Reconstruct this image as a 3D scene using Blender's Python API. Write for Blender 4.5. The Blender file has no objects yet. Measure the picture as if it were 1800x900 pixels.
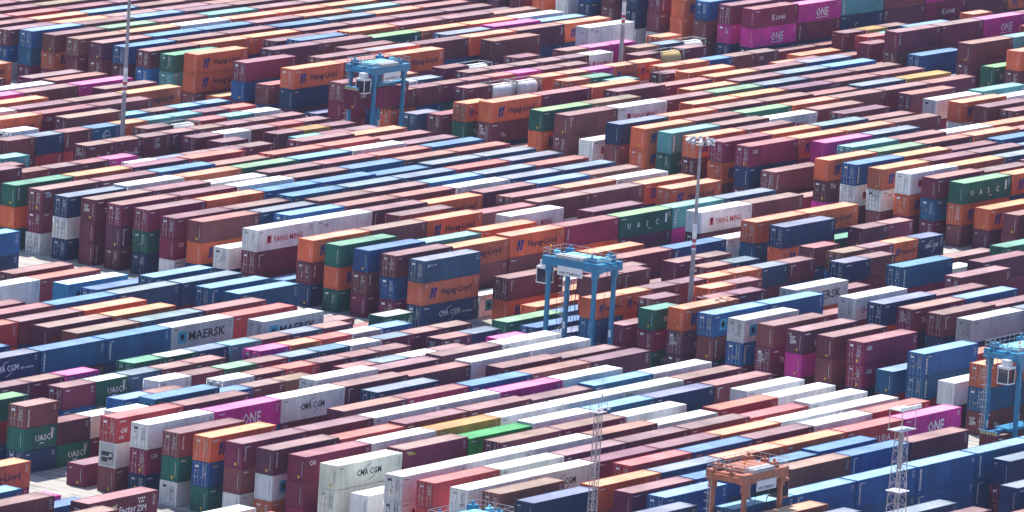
import bpy, math, random
import numpy as np
from mathutils import Matrix, Vector

scene = bpy.context.scene
col = scene.collection
rad = math.radians

# ------------------------------------------------------------------ camera
CAMZ = 188.129
FPX = 14437.126 / 1800.0
RCAM = np.array([[0.582073721, -0.810810376, 0.061455006],
                 [0.103603587, 0.148913075, 0.983407948],
                 [0.806508822, 0.566048964, -0.170681251]])
cd = bpy.data.cameras.new("camera")
cd.sensor_fit = 'HORIZONTAL'
cd.sensor_width = 36.0
cd.lens = FPX * 36.0
cd.clip_start = 5.0
cd.clip_end = 9000.0
cam = bpy.data.objects.new("camera", cd)
col.objects.link(cam)
m = Matrix.Identity(4)
for r in range(3):
    m[r][0], m[r][1], m[r][2] = RCAM[0][r], RCAM[1][r], -RCAM[2][r]
m[2][3] = CAMZ
cam.matrix_world = m
scene.camera = cam


def px(P):
    P = np.asarray(P, float) - np.array([0, 0, CAMZ])
    q = P @ RCAM.T
    return np.stack([900 + FPX * 1800 * q[..., 0] / q[..., 2], 450 - FPX * 1800 * q[..., 1] / q[..., 2], q[..., 2]], -1)


# ------------------------------------------------------------------ light
SUN_EL, SUN_AZ = 61.0, 28.0          # towards +x +y: beyond the yard, high
world = bpy.data.worlds.new("World")
scene.world = world
world.use_nodes = True
wn = world.node_tree.nodes
wl = world.node_tree.links
bg = wn["Background"]
sky = wn.new("ShaderNodeTexSky")
sky.sky_type = 'NISHITA'
sky.sun_disc = False
sky.sun_elevation = rad(SUN_EL)
sky.sun_rotation = rad(SUN_AZ)
sky.altitude = 50
sky.air_density = 1.0
sky.dust_density = 0.6
sky.ozone_density = 1.6
wl.new(sky.outputs[0], bg.inputs[0])
bg.inputs[1].default_value = 0.13
sd = bpy.data.lights.new("sun", 'SUN')
sd.energy = 4.6
sd.angle = rad(0.5)
sd.color = (1.0, 0.95, 0.88)
sun = bpy.data.objects.new("sun", sd)
col.objects.link(sun)
sv = Vector((math.sin(rad(SUN_AZ)) * math.cos(rad(SUN_EL)), math.cos(rad(SUN_AZ)) * math.cos(rad(SUN_EL)), math.sin(rad(SUN_EL))))
sun.rotation_euler = sv.to_track_quat('Z', 'Y').to_euler()
sun.location = (800, 700, 300)
scene.view_settings.view_transform = 'Standard'
scene.view_settings.look = 'None'
scene.view_settings.exposure = 0.75
scene.view_settings.gamma = 1.0
scene.cycles.max_bounces = 6
scene.cycles.diffuse_bounces = 4
scene.cycles.glossy_bounces = 2
scene.cycles.transparent_max_bounces = 6
scene.cycles.use_denoising = True

# ------------------------------------------------------------------ materials


def nm(name):
    mt = bpy.data.materials.new(name)
    mt.use_nodes = True
    nt = mt.node_tree
    return mt, nt.nodes, nt.links, nt.nodes["Principled BSDF"]


def paint(name, stuff):
    mt, N, L, P = nm(name)
    if stuff:
        a = N.new("ShaderNodeAttribute")
        a.attribute_name = "tint"
        base = a.outputs["Color"]
    else:
        a = N.new("ShaderNodeObjectInfo")
        base = a.outputs["Color"]
    g = N.new("ShaderNodeNewGeometry")
    # broad fading
    n1 = N.new("ShaderNodeTexNoise")
    n1.inputs["Scale"].default_value = 0.22
    n1.inputs["Detail"].default_value = 4
    L.new(g.outputs["Position"], n1.inputs["Vector"])
    mp = N.new("ShaderNodeMapping")
    mp.inputs["Scale"].default_value = (1.6, 1.6, 0.12)
    L.new(g.outputs["Position"], mp.inputs["Vector"])
    n2 = N.new("ShaderNodeTexNoise")      # vertical streaks of dirt
    n2.inputs["Scale"].default_value = 1.4
    n2.inputs["Detail"].default_value = 5
    L.new(mp.outputs[0], n2.inputs["Vector"])
    hs = N.new("ShaderNodeMapRange")
    hs.inputs["From Min"].default_value = 0.3
    hs.inputs["From Max"].default_value = 0.7
    hs.inputs["To Min"].default_value = 0.72
    hs.inputs["To Max"].default_value = 1.25
    L.new(n1.outputs["Fac"], hs.inputs["Value"])
    ms = N.new("ShaderNodeMapRange")
    ms.inputs["From Min"].default_value = 0.3
    ms.inputs["From Max"].default_value = 0.75
    ms.inputs["To Min"].default_value = 1.08
    ms.inputs["To Max"].default_value = 0.84
    L.new(n2.outputs["Fac"], ms.inputs["Value"])
    mu = N.new("ShaderNodeMath")
    mu.operation = 'MULTIPLY'
    L.new(hs.outputs[0], mu.inputs[0])
    L.new(ms.outputs[0], mu.inputs[1])
    vm = N.new("ShaderNodeVectorMath")
    vm.operation = 'SCALE'
    L.new(base, vm.inputs[0])
    L.new(mu.outputs[0], vm.inputs["Scale"])
    # rust spots
    n3 = N.new("ShaderNodeTexNoise")
    n3.inputs["Scale"].default_value = 2.3
    n3.inputs["Detail"].default_value = 8
    n3.inputs["Roughness"].default_value = 0.72
    L.new(g.outputs["Position"], n3.inputs["Vector"])
    rr = N.new("ShaderNodeMapRange")
    rr.inputs["From Min"].default_value = 0.66
    rr.inputs["From Max"].default_value = 0.76
    rr.inputs["To Max"].default_value = 0.75
    L.new(n3.outputs["Fac"], rr.inputs["Value"])
    mx = N.new("ShaderNodeMix")
    mx.data_type = 'RGBA'
    L.new(rr.outputs[0], mx.inputs["Factor"])
    L.new(vm.outputs[0], mx.inputs["A"])
    mx.inputs["B"].default_value = (0.13, 0.055, 0.03, 1)
    L.new(mx.outputs["Result"], P.inputs["Base Color"])
    P.inputs["Roughness"].default_value = 0.62
    P.inputs["Specular IOR Level"].default_value = 0.3
    bp = N.new("ShaderNodeBump")
    bp.inputs["Strength"].default_value = 0.25
    bp.inputs["Distance"].default_value = 0.06
    n4 = N.new("ShaderNodeTexNoise")
    n4.inputs["Scale"].default_value = 0.9
    n4.inputs["Detail"].default_value = 3
    L.new(g.outputs["Position"], n4.inputs["Vector"])
    L.new(n4.outputs["Fac"], bp.inputs["Height"])
    L.new(bp.outputs[0], P.inputs["Normal"])
    return mt


def flat(name, c, rough=0.5, metal=0.0, noise=0.25, scale=1.5):
    mt, N, L, P = nm(name)
    g = N.new("ShaderNodeNewGeometry")
    n = N.new("ShaderNodeTexNoise")
    n.inputs["Scale"].default_value = scale
    n.inputs["Detail"].default_value = 5
    L.new(g.outputs["Position"], n.inputs["Vector"])
    mr = N.new("ShaderNodeMapRange")
    mr.inputs["From Min"].default_value = 0.3
    mr.inputs["From Max"].default_value = 0.7
    mr.inputs["To Min"].default_value = 1 - noise
    mr.inputs["To Max"].default_value = 1 + noise
    L.new(n.outputs["Fac"], mr.inputs["Value"])
    vm = N.new("ShaderNodeVectorMath")
    vm.operation = 'SCALE'
    vm.inputs[0].default_value = c
    L.new(mr.outputs[0], vm.inputs["Scale"])
    L.new(vm.outputs[0], P.inputs["Base Color"])
    P.inputs["Roughness"].default_value = rough
    P.inputs["Metallic"].default_value = metal
    return mt


PAINT = paint("container_paint", False)
SPAINT = paint("container_paint_mass", True)
GALV = flat("galvanised_steel", (0.42, 0.43, 0.45), 0.45, 0.3)
DARK = flat("black_rubber_and_gaps", (0.02, 0.022, 0.028), 0.7)
CBLUE = flat("carrier_blue_paint", (0.012, 0.19, 0.36), 0.35, 0, 0.15)
CDECK = flat("carrier_deck_pale_blue", (0.22, 0.56, 0.68), 0.5)
CORANGE = flat("carrier_orange_paint", (0.40, 0.13, 0.07), 0.45)
CHOUSE = flat("carrier_grey_housing", (0.42, 0.42, 0.45), 0.5)
CWHITE = flat("white_panel", (0.72, 0.72, 0.74), 0.5, 0, 0.1)
MASTG = flat("mast_grey_steel", (0.30, 0.30, 0.33), 0.5, 0.2)
MASTL = flat("lattice_mast_steel", (0.36, 0.30, 0.33), 0.55, 0.1)
MRED = flat("mast_red_paint", (0.42, 0.03, 0.06), 0.55)
MWHITE = flat("mast_white_paint", (0.75, 0.75, 0.78), 0.55)
LENS = flat("floodlight_glass", (0.65, 0.68, 0.74), 0.15, 0.3)
GLASS = flat("cab_glass", (0.02, 0.03, 0.05), 0.08, 0.0, 0.1)
YEL = flat("hazard_yellow", (0.75, 0.5, 0.03), 0.5)
AMBER = flat("amber_beacon", (0.9, 0.35, 0.02), 0.3)

# ------------------------------------------------------------------ geometry helpers


class MB:
    def __init__(self):
        self.v, self.f, self.t = [], [], []
        self.n = 0

    def add(self, v, f, tint=None):
        v = [tuple(map(float, p)) for p in v]
        self.v += v
        for q in f:
            self.f.append([i + self.n for i in q])
            self.t.append(tint)
        self.n += len(v)

    def box(self, a, b, tint=None):
        x0, y0, z0 = a
        x1, y1, z1 = b
        self.add([(x0, y0, z0), (x1, y0, z0), (x1, y1, z0), (x0, y1, z0), (x0, y0, z1), (x1, y0, z1), (x1, y1, z1), (x0, y1, z1)],
                 [(0, 3, 2, 1), (4, 5, 6, 7), (0, 1, 5, 4), (1, 2, 6, 5), (2, 3, 7, 6), (3, 0, 4, 7)], tint)

    def tube(self, a, b, r, n=6, r2=None, tint=None):
        a, b = Vector(a), Vector(b)
        d = (b - a).normalized()
        u = d.orthogonal().normalized()
        w = d.cross(u)
        r2 = r if r2 is None else r2
        vs = []
        for p, q in ((a, r), (b, r2)):
            for i in range(n):
                t = 2 * math.pi * i / n
                vs.append(p + u * math.cos(t) * q + w * math.sin(t) * q)
        fs = [(i, (i + 1) % n, n + (i + 1) % n, n + i) for i in range(n)]
        fs += [tuple(range(n - 1, -1, -1)), tuple(range(n, 2 * n))]
        self.add(vs, fs, tint)

    def mesh(self, name, mat):
        me = bpy.data.meshes.new(name)
        me.from_pydata(self.v, [], self.f)
        me.materials.append(mat)
        me.update()
        return me

    def obj(self, name, mat, parent=None, color=None):
        return link(name, self.mesh(name, mat), parent, color)


def link(name, me, parent=None, color=None):
    o = bpy.data.objects.new(name, me)
    col.objects.link(o)
    if parent is not None:
        o.parent = parent
    if color is not None:
        o.color = (*color, 1)
    return o


def empty(name, loc, rz=0.0):
    o = bpy.data.objects.new(name, None)
    o.empty_display_size = 0.5
    col.objects.link(o)
    o.location = loc
    o.rotation_euler = (0, 0, rz)
    return o


def tag(o, label=None, cat=None, group=None, kind=None):
    for k, v in (("label", label), ("category", cat), ("group", group), ("kind", kind)):
        if v:
            o[k] = v
    return o


_txt = {}


def text(s, bold=False):
    """flat outlines of a word, 1 unit cap height, origin at its left foot -> verts (n,2), faces, width"""
    if s in _txt:
        return _txt[s]
    c = bpy.data.curves.new("t", 'FONT')
    c.body = s
    c.resolution_u = 1
    c.offset = 0.018
    c.space_character = 1.02
    o = bpy.data.objects.new("t", c)
    col.objects.link(o)
    dg = bpy.context.evaluated_depsgraph_get()
    me = o.evaluated_get(dg).to_mesh()
    v = np.array([p.co[:2] for p in me.vertices])
    f = [list(p.vertices) for p in me.polygons]
    bpy.data.objects.remove(o)
    bpy.data.curves.remove(c)
    v[:, 0] -= v[:, 0].min()
    v /= 0.729
    _txt[s] = (v, f, v[:, 0].max())
    return _txt[s]


# ------------------------------------------------------------------ setting
def ground_mat():
    mt, N, L, P = nm("concrete_paving")
    g = N.new("ShaderNodeNewGeometry")
    n = N.new("ShaderNodeTexNoise")
    n.inputs["Scale"].default_value = 0.12
    n.inputs["Detail"].default_value = 8
    n.inputs["Roughness"].default_value = 0.65
    L.new(g.outputs["Position"], n.inputs["Vector"])
    mp = N.new("ShaderNodeMapping")
    mp.inputs["Scale"].default_value = (0.9, 0.05, 1)
    L.new(g.outputs["Position"], mp.inputs["Vector"])
    n2 = N.new("ShaderNodeTexNoise")       # tyre tracks along the lanes
    n2.inputs["Scale"].default_value = 1.0
    n2.inputs["Detail"].default_value = 4
    L.new(mp.outputs[0], n2.inputs["Vector"])
    ad = N.new("ShaderNodeMath")
    L.new(n.outputs["Fac"], ad.inputs[0])
    L.new(n2.outputs["Fac"], ad.inputs[1])
    cr = N.new("ShaderNodeValToRGB")
    cr.color_ramp.elements[0].position = 0.8
    cr.color_ramp.elements[0].color = (0.17, 0.165, 0.16, 1)
    cr.color_ramp.elements[1].position = 1.2
    cr.color_ramp.elements[1].color = (0.36, 0.34, 0.31, 1)
    L.new(ad.outputs[0], cr.inputs[0])
    L.new(cr.outputs[0], P.inputs["Base Color"])
    P.inputs["Roughness"].default_value = 0.85
    return mt


gb = MB()
gb.add([(-4000, -4000, 0), (6000, -4000, 0), (6000, 6000, 0), (-4000, 6000, 0)], [(0, 1, 2, 3)])
tag(gb.obj("ground", ground_mat()), kind="structure")
X0, PXS, BP = 721.3, 12.45, 113.5


def bx(b):
    return X0 + BP * ("ABCDE".index(b) - 1)


def yrow(n):
    return 839.9 - 4.455 * n


lm = MB()
for b in "BCDE":
    xe = bx(b)
    for dx in (-4.5, -12.9, -21.5):
        lm.add([(xe + dx, 420, .004), (xe + dx + .18, 420, .004), (xe + dx + .18, 900, .004), (xe + dx, 900, .004)], [(0, 1, 2, 3)])
tag(lm.obj("lane_markings", flat("lane_paint", (0.62, 0.6, 0.52), 0.8)), kind="structure")

# ------------------------------------------------------------------ the yard as seen
# one string per row: seven 40-foot places from the near end; code[tier][:mark], a/b two short boxes, . low, _ free, ? out of view
YARD = {
    "A": {64: "? ? ? ? ? ? w", 65: "? ? ? ? ? ? o:HL", 66: ". . . . . . p2", 67: "? ? ? ? ? k B2", 68: "? ? ? ? ? b .",
          69: "? ? ? ? ? . b:FACT", 70: "? ? ? ? ? ? .", 71: "? ? ? ? ? ? ."},
    "B": {44: "? ? ? ? ? ? k", 45: "? ? ? ? ? ? .", 46: "? ? ? ? . . b2", 47: "? ? ? ? p2 w2 r2", 48: "? ? ? ? . . M2:STARB", 49: "? ? ? . . . B2",
          50: "? ? ? . . . .", 51: "? ? ? b . . k", 52: "? ? ? b B s s", 53: "? ? ? b o . k:V", 54: "? ? . b o . k:V", 55: "? B o2 e s b .",
          56: ". N:CMA B:V B:V S:MSK r b2", 57: ". . . . . S:MSK r2", 58: "-/b b/p -/g g/N t/b s/b -/g:USV", 59: "g/- b/g:UASC s/b b/- p/o r/S k/-",
          60: "b:V/b2 c2/- w/b l/b s/B w/b b/b", 61: "_ k/b -/w b/r b/b b/- b:ZIM/N:Sa", 62: "b1/w B B/b e/- b/s w/b -/p",
          63: "r:CAIV b . w b b w", 64: "w p:ONE c:CMA b:V b w w", 65: "b:V . . s . b:V b", 66: "o:HL . b m B b b", 67: "b:V b w w p w .",
          68: "b:V r b b b k w", 69: "m:CAI w y w w c b", 70: "c:CMA b:THIN G w k N b:V", 71: "w2 . b b w . w", 72: "w w w b w r w",
          73: "r w b b b r w", 74: "w c:CMA b b o w w", 75: "e . r B b w r", 76: "N o s o o r:OLUDA p:ONE", 77: ". b B B B . .",
          78: ". k . e B:V b _", 79: "s . . . . . .", 80: ". k:V k:V k:V k:V k:V k:V"},
    "C": {23: "? ? ? ? ? ? o:HL", 26: "? ? ? ? ? . b", 27: "? ? ? ? ? w b", 28: "? ? ? ? p b p", 29: "? ? ? ? o . b", 30: "? ? ? ? b b o:HL",
          31: "? ? ? o:HL m:CAI b:V .", 32: "? ? ? w/- b k/b k/k", 33: "? ? -/b N/b:V B:GLOBE/o t/t b/r", 34: "? ? ? . -/b T/r t/w",
          35: "? -/t . b:FACT/b:FACT b:ZIM/b:V b/b b/b", 36: "? b/. . . -/b w/b r/b", 37: "? b/b b/p . -/b -/b y/b", 38: ". . -/w s/b b/b -/t b/b",
          39: "g:V o b r . b o", 40: "b:CAI b B e r r b", 41: "N w o g k w b", 42: "b:ZIMF b w b b r B",
          43: "b b w b B e r", 44: "b o B B B s s:ARC", 45: "b b B s s r s", 46: "b s b b k s r", 47: "w2 k b b w s s", 48: "w:YM w:SUD b:V o:HL b k e",
          49: ". . b . b o w", 50: "o:HL b o:HL b b b o:HL", 51: "g . . w:YM . . o:HL", 52: "B t o . b . .", 53: "b o:HL o:HL m:V g:UASC t:V s",
          54: "s:CMAs w1:STAR w1 o2 . w:YM b", 55: "_ b2:V o1 b2 B2:V w2 .", 56: "_ o1 b2 . . o o:HL", 57: "g1 B1 . . . N g2",
          58: "B1 b/b:V -/b b/- . . b/b", 59: ". . -/b N:ARC/- -/b . .", 60: "o:HL/o:HL b/b o/o s/b:V -/e b/o:HL N:CMA/_",
          61: "b2/b _/o b/- . N/b . b2", 62: "g:UASC/- b/b . b2 . w2 .", 63: "o:HL . S:MSK . B:V . g", 64: "k:STAR k b2 . . b .",
          65: "S:STAR . w:OOCL . b . .", 66: "b . N b . . .", 67: "b:ZIM . b:ZIMF k . . .", 68: "b . b:V b . ? ?", 69: "m:CAI . S s ? ? ?",
          70: "k2 r2 . ? ? ? ?", 71: "k:V . . ? ? ? ?", 72: "w2 . ? ? ? ? ?", 73: "o . ? ? ? ? ?", 74: "_ . ? ? ? ? ?", 75: "_ . ? ? ? ? ?", 76: "_ ? ? ? ? ? ?"},
    "D": {15: "t b e b b o b", 16: "b r b b o b b", 17: "b o k b b r b", 18: "b o b b b b b", 19: "k b k b b b b", 20: "b l b t b b b",
          21: "e o w o o o b", 22: "b B B b o t b", 23: "B b b B s o b", 24: "b o o b b b b", 25: "g . b b r r b", 26: "o:HL . B o b b e",
          27: ". b b g:UASC o o w", 28: "b . b . s p k", 29: "b2 b o b o b:UNI o:HL", 30: "o:HL b o:HL . b . w:SUD", 31: ". . . . . . .",
          32: "b/- o/- b/T -/b -/b p/p -/o", 33: "-/w s/- b/b b/b b/w:YM -/e s/T", 34: "b/b b/b r/p b/b _/_ b/Y b/-", 35: "s2/- b/T T/o o/p o:HL/o:HL . .",
          36: "b2 . -/o g/- -/o o/B b/b:CAI", 37: "o:HL/- . . t/- b/- . .", 38: "o:HL b o . o . o/b", 39: ". . b b o b s", 40: "g e . o b s k",
          41: "b:V w:YM b l N:ARC b b", 42: "w2:YM . o o b b b", 43: "N o b b b s y", 44: "o:HL b g o e b b", 45: "t:V b w:YM b . b .",
          46: "o:HL b . b . w t", 47: "m o s b . o:HL w", 48: "m:CAI o:HL o b . b .", 49: "b2:V p s . . b .", 50: ". t b w o . ?",
          51: "o:HL l b o b ? ?", 52: "B:V o b B s ? ?", 53: "o:HL b b k ? ? ?", 54: "w:YM o s b ? ? ?", 55: "b:V b b ? ? ? ?", 56: "g:UASC o:HL ? ? ? ? ?",
          57: "o2:HL ? ? ? ? ? ?", 58: "b2 ? ? ? ? ? ?"},
    "E": {22: "o b ? ? ? ? ?", 23: "w b ? ? ? ? ?", 24: "B b ? ? ? ? ?", 25: "b b ? ? ? ? ?", 26: "N b ? ? ? ? ?", 27: "b:V b ? ? ? ? ?", 28: "o:HL b ? ? ? ? ?",
          29: "B b ? ? ? ? ?", 30: "b b ? ? ? ? ?", 31: "m:KL p:ONE t:V b p o o", 32: ". . . . . . .", 33: ". b2/y2 b2/- . o2/- . .", 34: ". r2/t2 k2 . . . .",
          35: "-/b2 . . . . . .", 36: ". . . . . . .", 37: "b:V b p:ONE ? ? ? ?", 38: "B2 . . ? ? ? ?", 39: ". . ? ? ? ? ?", 40: "b t ? ? ? ? ?", 41: "g2:UASC . ? ? ? ? ?"},
}
# what shows below the top boxes, from the second one down
UNDER = {
    "A": {(69, 6): "b", (65, 6): "m"},
    "B": {(44, 6): "N b", (63, 0): "w:REEF b", (64, 0): "m:CAI N", (65, 0): "g w:ZIM", (66, 0): "B g", (67, 0): "b w", (68, 0): "S:STAR o", (69, 0): "b m",
          (70, 0): "c S", (71, 0): "w", (72, 0): "w:YM w", (73, 0): "r r", (74, 0): "w w", (75, 0): "b b", (60, 0): "g:UASC N", (60, .5): "g:UASC", (60, 1): "b",
          (59, 1.5): "g N", (59, 1): "B B", (56, 2): "b b", (56, 3): "N b", (77, 1): "B B", (80, 1): "k:V k:V", (80, 2): "k:V k:V", (80, 3): "k:V k:V", (80, 4): "k:V k:V",
          (80, 5): "k:V k:V", (80, 6): "k:V k:V", (54, 6): "r b", (64, 2): "b b", (66, 2): "b b"},
    "C": {(40, 0): "b w", (39, 0): "o g", (41, 0): "w N", (42, 0): "b b:V", (43, 0): "b:V b", (44, 0): "g N", (45, 0): "m:CAI w", (46, 0): "o:HL N", (47, 0): "N",
          (48, 0): "b:V b", (50, 0): "b:V N", (51, 0): "o:HL g", (52, 0): "b:V b", (53, 0): "B b", (54, 0): "o:HL N:CMA", (62, 0): "m g:UASC", (63, 0): "b:ZIM b",
          (64, 0): "b:V N", (65, 0): "B:V b", (66, 0): "b:ZIMF b", (67, 0): "p b", (68, 0): "b b", (69, 0): "m:CAI N", (70, 0): "b", (71, 0): "k:V r", (72, 0): "b",
          (73, 0): "B b:ZIM", (53, 5): "p b", (53, 4): "b b", (54, 5): "b b", (53, 1): "b b", (53, 2): "b b", (55, 1): "o:HL", (63, 4): "m b", (66, 2): "o b", (67, 2): "N b",
          (68, 2): "N b", (69, 2): "N b", (56, 6): "N g", (57, 5): "o:HL b", (51, 6): "N b", (50, 6): "N b"},
    "D": {(19, 0): "B b", (20, 0): "o:HL b", (21, 0): "b b", (22, 0): "b b", (23, 0): "b b", (24, 0): "k N", (25, 0): "t b", (26, 0): "o:HL b", (28, 0): "B b",
          (30, 0): "N b", (32, 0): "m:CAI b", (37, 0): "g:UASC b", (38, 0): "b:ZIM N", (40, 0): "o:HL b", (41, 0): "b b", (42, 0): "b", (43, 0): "b b", (44, 0): "o:HL b",
          (45, 0): "g:UASC b", (46, 0): "b b:V", (47, 0): "o:HL b", (48, 0): "N b", (49, 0): "b", (51, 0): "b:CAI p", (52, 0): "w:YM b", (53, 0): "w:SUD b",
          (54, 0): "o:HL b", (55, 0): "B b", (56, 0): "o:HL b", (57, 0): "b", (58, 0): "b"},
    "E": {(22, 0): "o o", (23, 0): "w m:CAI", (24, 0): "N b", (25, 0): "b b:V", (26, 0): "N w", (27, 0): "b w", (28, 0): "o o:HL", (29, 0): "b b", (30, 0): "p N",
          (31, 0): "p:ONE N", (31, 1): "b:V N", (31, 2): "N:ARC N", (31, 3): "b:V b", (31, 4): "m:KL b", (31, 5): "b b", (31, 6): "o:HL b",
          (37, 0): "b N", (37, 1): "b N", (40, 0): "b b", (38, 0): "B", (41, 0): "o:HL"},
}
# code: (body, roof, word)
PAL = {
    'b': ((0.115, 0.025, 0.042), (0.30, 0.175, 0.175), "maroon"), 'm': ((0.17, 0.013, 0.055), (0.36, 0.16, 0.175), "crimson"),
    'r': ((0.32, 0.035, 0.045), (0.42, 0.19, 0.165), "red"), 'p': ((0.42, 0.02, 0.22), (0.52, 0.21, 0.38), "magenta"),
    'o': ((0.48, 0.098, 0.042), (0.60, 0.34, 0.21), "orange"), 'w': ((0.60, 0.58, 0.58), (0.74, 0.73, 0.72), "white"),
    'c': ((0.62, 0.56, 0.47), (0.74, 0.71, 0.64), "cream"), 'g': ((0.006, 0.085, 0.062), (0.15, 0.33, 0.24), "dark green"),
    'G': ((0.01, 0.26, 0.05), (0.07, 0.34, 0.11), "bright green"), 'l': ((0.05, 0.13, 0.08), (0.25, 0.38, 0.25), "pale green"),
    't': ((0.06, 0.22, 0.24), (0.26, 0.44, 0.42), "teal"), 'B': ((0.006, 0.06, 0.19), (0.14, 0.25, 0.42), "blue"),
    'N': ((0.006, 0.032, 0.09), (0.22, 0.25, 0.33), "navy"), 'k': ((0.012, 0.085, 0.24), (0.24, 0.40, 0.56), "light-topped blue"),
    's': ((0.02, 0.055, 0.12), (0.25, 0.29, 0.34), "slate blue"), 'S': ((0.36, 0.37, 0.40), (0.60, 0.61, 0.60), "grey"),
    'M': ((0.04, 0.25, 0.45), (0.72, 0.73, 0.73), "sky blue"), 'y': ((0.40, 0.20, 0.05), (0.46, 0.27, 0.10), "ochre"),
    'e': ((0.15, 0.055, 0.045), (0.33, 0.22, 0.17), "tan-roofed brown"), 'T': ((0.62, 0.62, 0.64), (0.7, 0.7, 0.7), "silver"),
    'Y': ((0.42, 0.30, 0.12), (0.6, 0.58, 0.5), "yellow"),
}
WHITE, INK, RED = (0.72, 0.72, 0.74), (0.012, 0.014, 0.03), (0.5, 0.03, 0.06)


class Box:
    __slots__ = ("b", "n", "s", "L", "H", "code", "mark", "x", "y", "z", "tier", "top", "body", "roof", "door", "px", "rng", "lab", "smooth", "cpx")


boxes = []
stacks = {}


def ztilt(b, n, s):
    if b == 'D':
        return 0.22 if n >= 37 else (0.12 if n >= 26 else -0.05)
    if b == 'E':
        return 0.42
    if b == 'B':
        if n == 80:
            return 0.75
        if n >= 78:
            return 0.55
        if n >= 75:
            return 0.3
    return 0.0


def put(b, n, s, L, code, tier, mark, top_len):
    rs = random.Random("%s%d%.1f" % (b, n, s))
    std = L < 10 or (b == 'D' and n <= 25) or (b == 'C' and n < 26)
    if b == 'D' and n <= 18:
        h = 2.5
    else:
        h = 2.648 if std else (2.917 if rs.random() < 0.86 else 2.83)
    h += ztilt(b, n, s) / 3.0
    if (b, n, s) in (("C", 45, 0), ("C", 45, 1)):
        h = 2.765
    seq = [(code, mark)]
    und = UNDER.get(b, {}).get((n, s))
    if und:
        for q in und.split():
            c2, _, m2 = q.partition(':')
            seq.append((c2, m2))
    while len(seq) < tier:
        seq.append((rs.choice("bbbbbbbooNBBgwrmsk"), ""))
    seq = seq[:tier]
    x = bx(b) + s * PXS + rs.uniform(-.08, .08)
    below = None
    for t in range(tier):
        c, mk = seq[tier - 1 - t]
        q = Box()
        q.b, q.n, q.s, q.L, q.H, q.code, q.mark = b, n, s, L, h - 0.03, c, mk
        q.rng = random.Random("%s%d%.1f%d" % (b, n, s, t))
        q.x = x + q.rng.uniform(-.05, .05)
        q.y = yrow(n) + rs.uniform(-.04, .04) + q.rng.uniform(-.03, .03)
        q.z = t * h + 0.004
        q.tier, q.top = t + 1, t == tier - 1
        q.door = q.rng.random() < (0.75 if c == 'N' else 0.5) and mk not in ("REEF",)
        body, roof, _ = PAL[c]
        j = q.rng.uniform(0.86, 1.14)
        if c == 'b':
            jj = q.rng.random()
            if jj < .25:
                body = (0.135, 0.018, 0.05)
            elif jj < .5:
                body = (0.145, 0.042, 0.05)
            elif jj < .7:
                body = (0.085, 0.024, 0.052)
            rr = q.rng.random()
            if rr < .3:
                roof = (0.34, 0.21, 0.20)
            elif rr < .5:
                roof = (0.37, 0.19, 0.175)
            elif rr < .65:
                roof = (0.27, 0.145, 0.165)
        if c == 'o' and q.rng.random() < .35:
            body = (0.36, 0.092, 0.05)
        if c == 'g' and q.rng.random() < .4:
            roof = (0.25, 0.39, 0.22)
        if c in 'Bk' and q.rng.random() < .35:
            body = (0.006, 0.075, 0.17)
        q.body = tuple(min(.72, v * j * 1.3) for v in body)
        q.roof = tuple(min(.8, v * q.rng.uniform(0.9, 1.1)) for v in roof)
        if mk == "USV" or (b, n, s) in (("B", 59, 1.5), ("B", 60, 5.5), ("B", 58, 3.0)) and q.top:
            q.roof = {("B", 60, 5.5): (0.22, 0.30, 0.38)}.get((b, n, s), (0.5, 0.5, 0.46))
        if (b, n, s) == ("D", 29, 2):
            q.roof = (0.3, 0.3, 0.33)
        if (b, n, s) == ("B", 60, 4.5):
            q.body = (0.005, 0.07, 0.12)
        q.smooth = c in 'wcSM' or mk in ("REEF", "MSK")
        boxes.append(q)
        stacks[(b, n, s, t + 1)] = q


def inframe(p, mx, my):
    return -mx < p[0] < 1800 + mx and -my < p[1] < 900 + my


for b in "ABCDE":
    for n in range(2, 92):
        row = YARD.get(b, {}).get(n)
        toks = row.split() if row else ["?"] * 7
        for s in range(7):
            tk = toks[s] if s < len(toks) else "?"
            xc, yc = bx(b) + s * PXS + 6, yrow(n) + 1.2
            p = px((xc, yc, 8.7))
            if tk == "?":
                if not inframe(p, 300, 170):
                    continue
                if inframe(p, -4, 2):
                    tk = "."
                else:
                    rs = random.Random("auto%s%d%d" % (b, n, s))
                    tk = rs.choice("bbbbbbooBNgwrms") + ("3" if rs.random() < .8 else "2")
            if "/" in tk:
                parts = list(zip(tk.split("/"), (s, s + .5), (6.058, 6.058)))
            else:
                parts = [(tk, s, 12.192)]
            for q, ss, L in parts:
                if q == "_" or q == "-":
                    continue
                rs = random.Random("low%s%d%.1f" % (b, n, ss))
                if q == ".":
                    if rs.random() < .25:
                        continue
                    put(b, n, ss, L, rs.choice("bbbbbbNNBog"), 1, "", L)
                    continue
                c, _, mk = q.partition(":")
                tier = 3
                if len(c) > 1:
                    tier = int(c[1])
                    c = c[0]
                put(b, n, ss, L, c, tier, mk, L)

# ------------------------------------------------------------------ which boxes show, and how large


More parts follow.
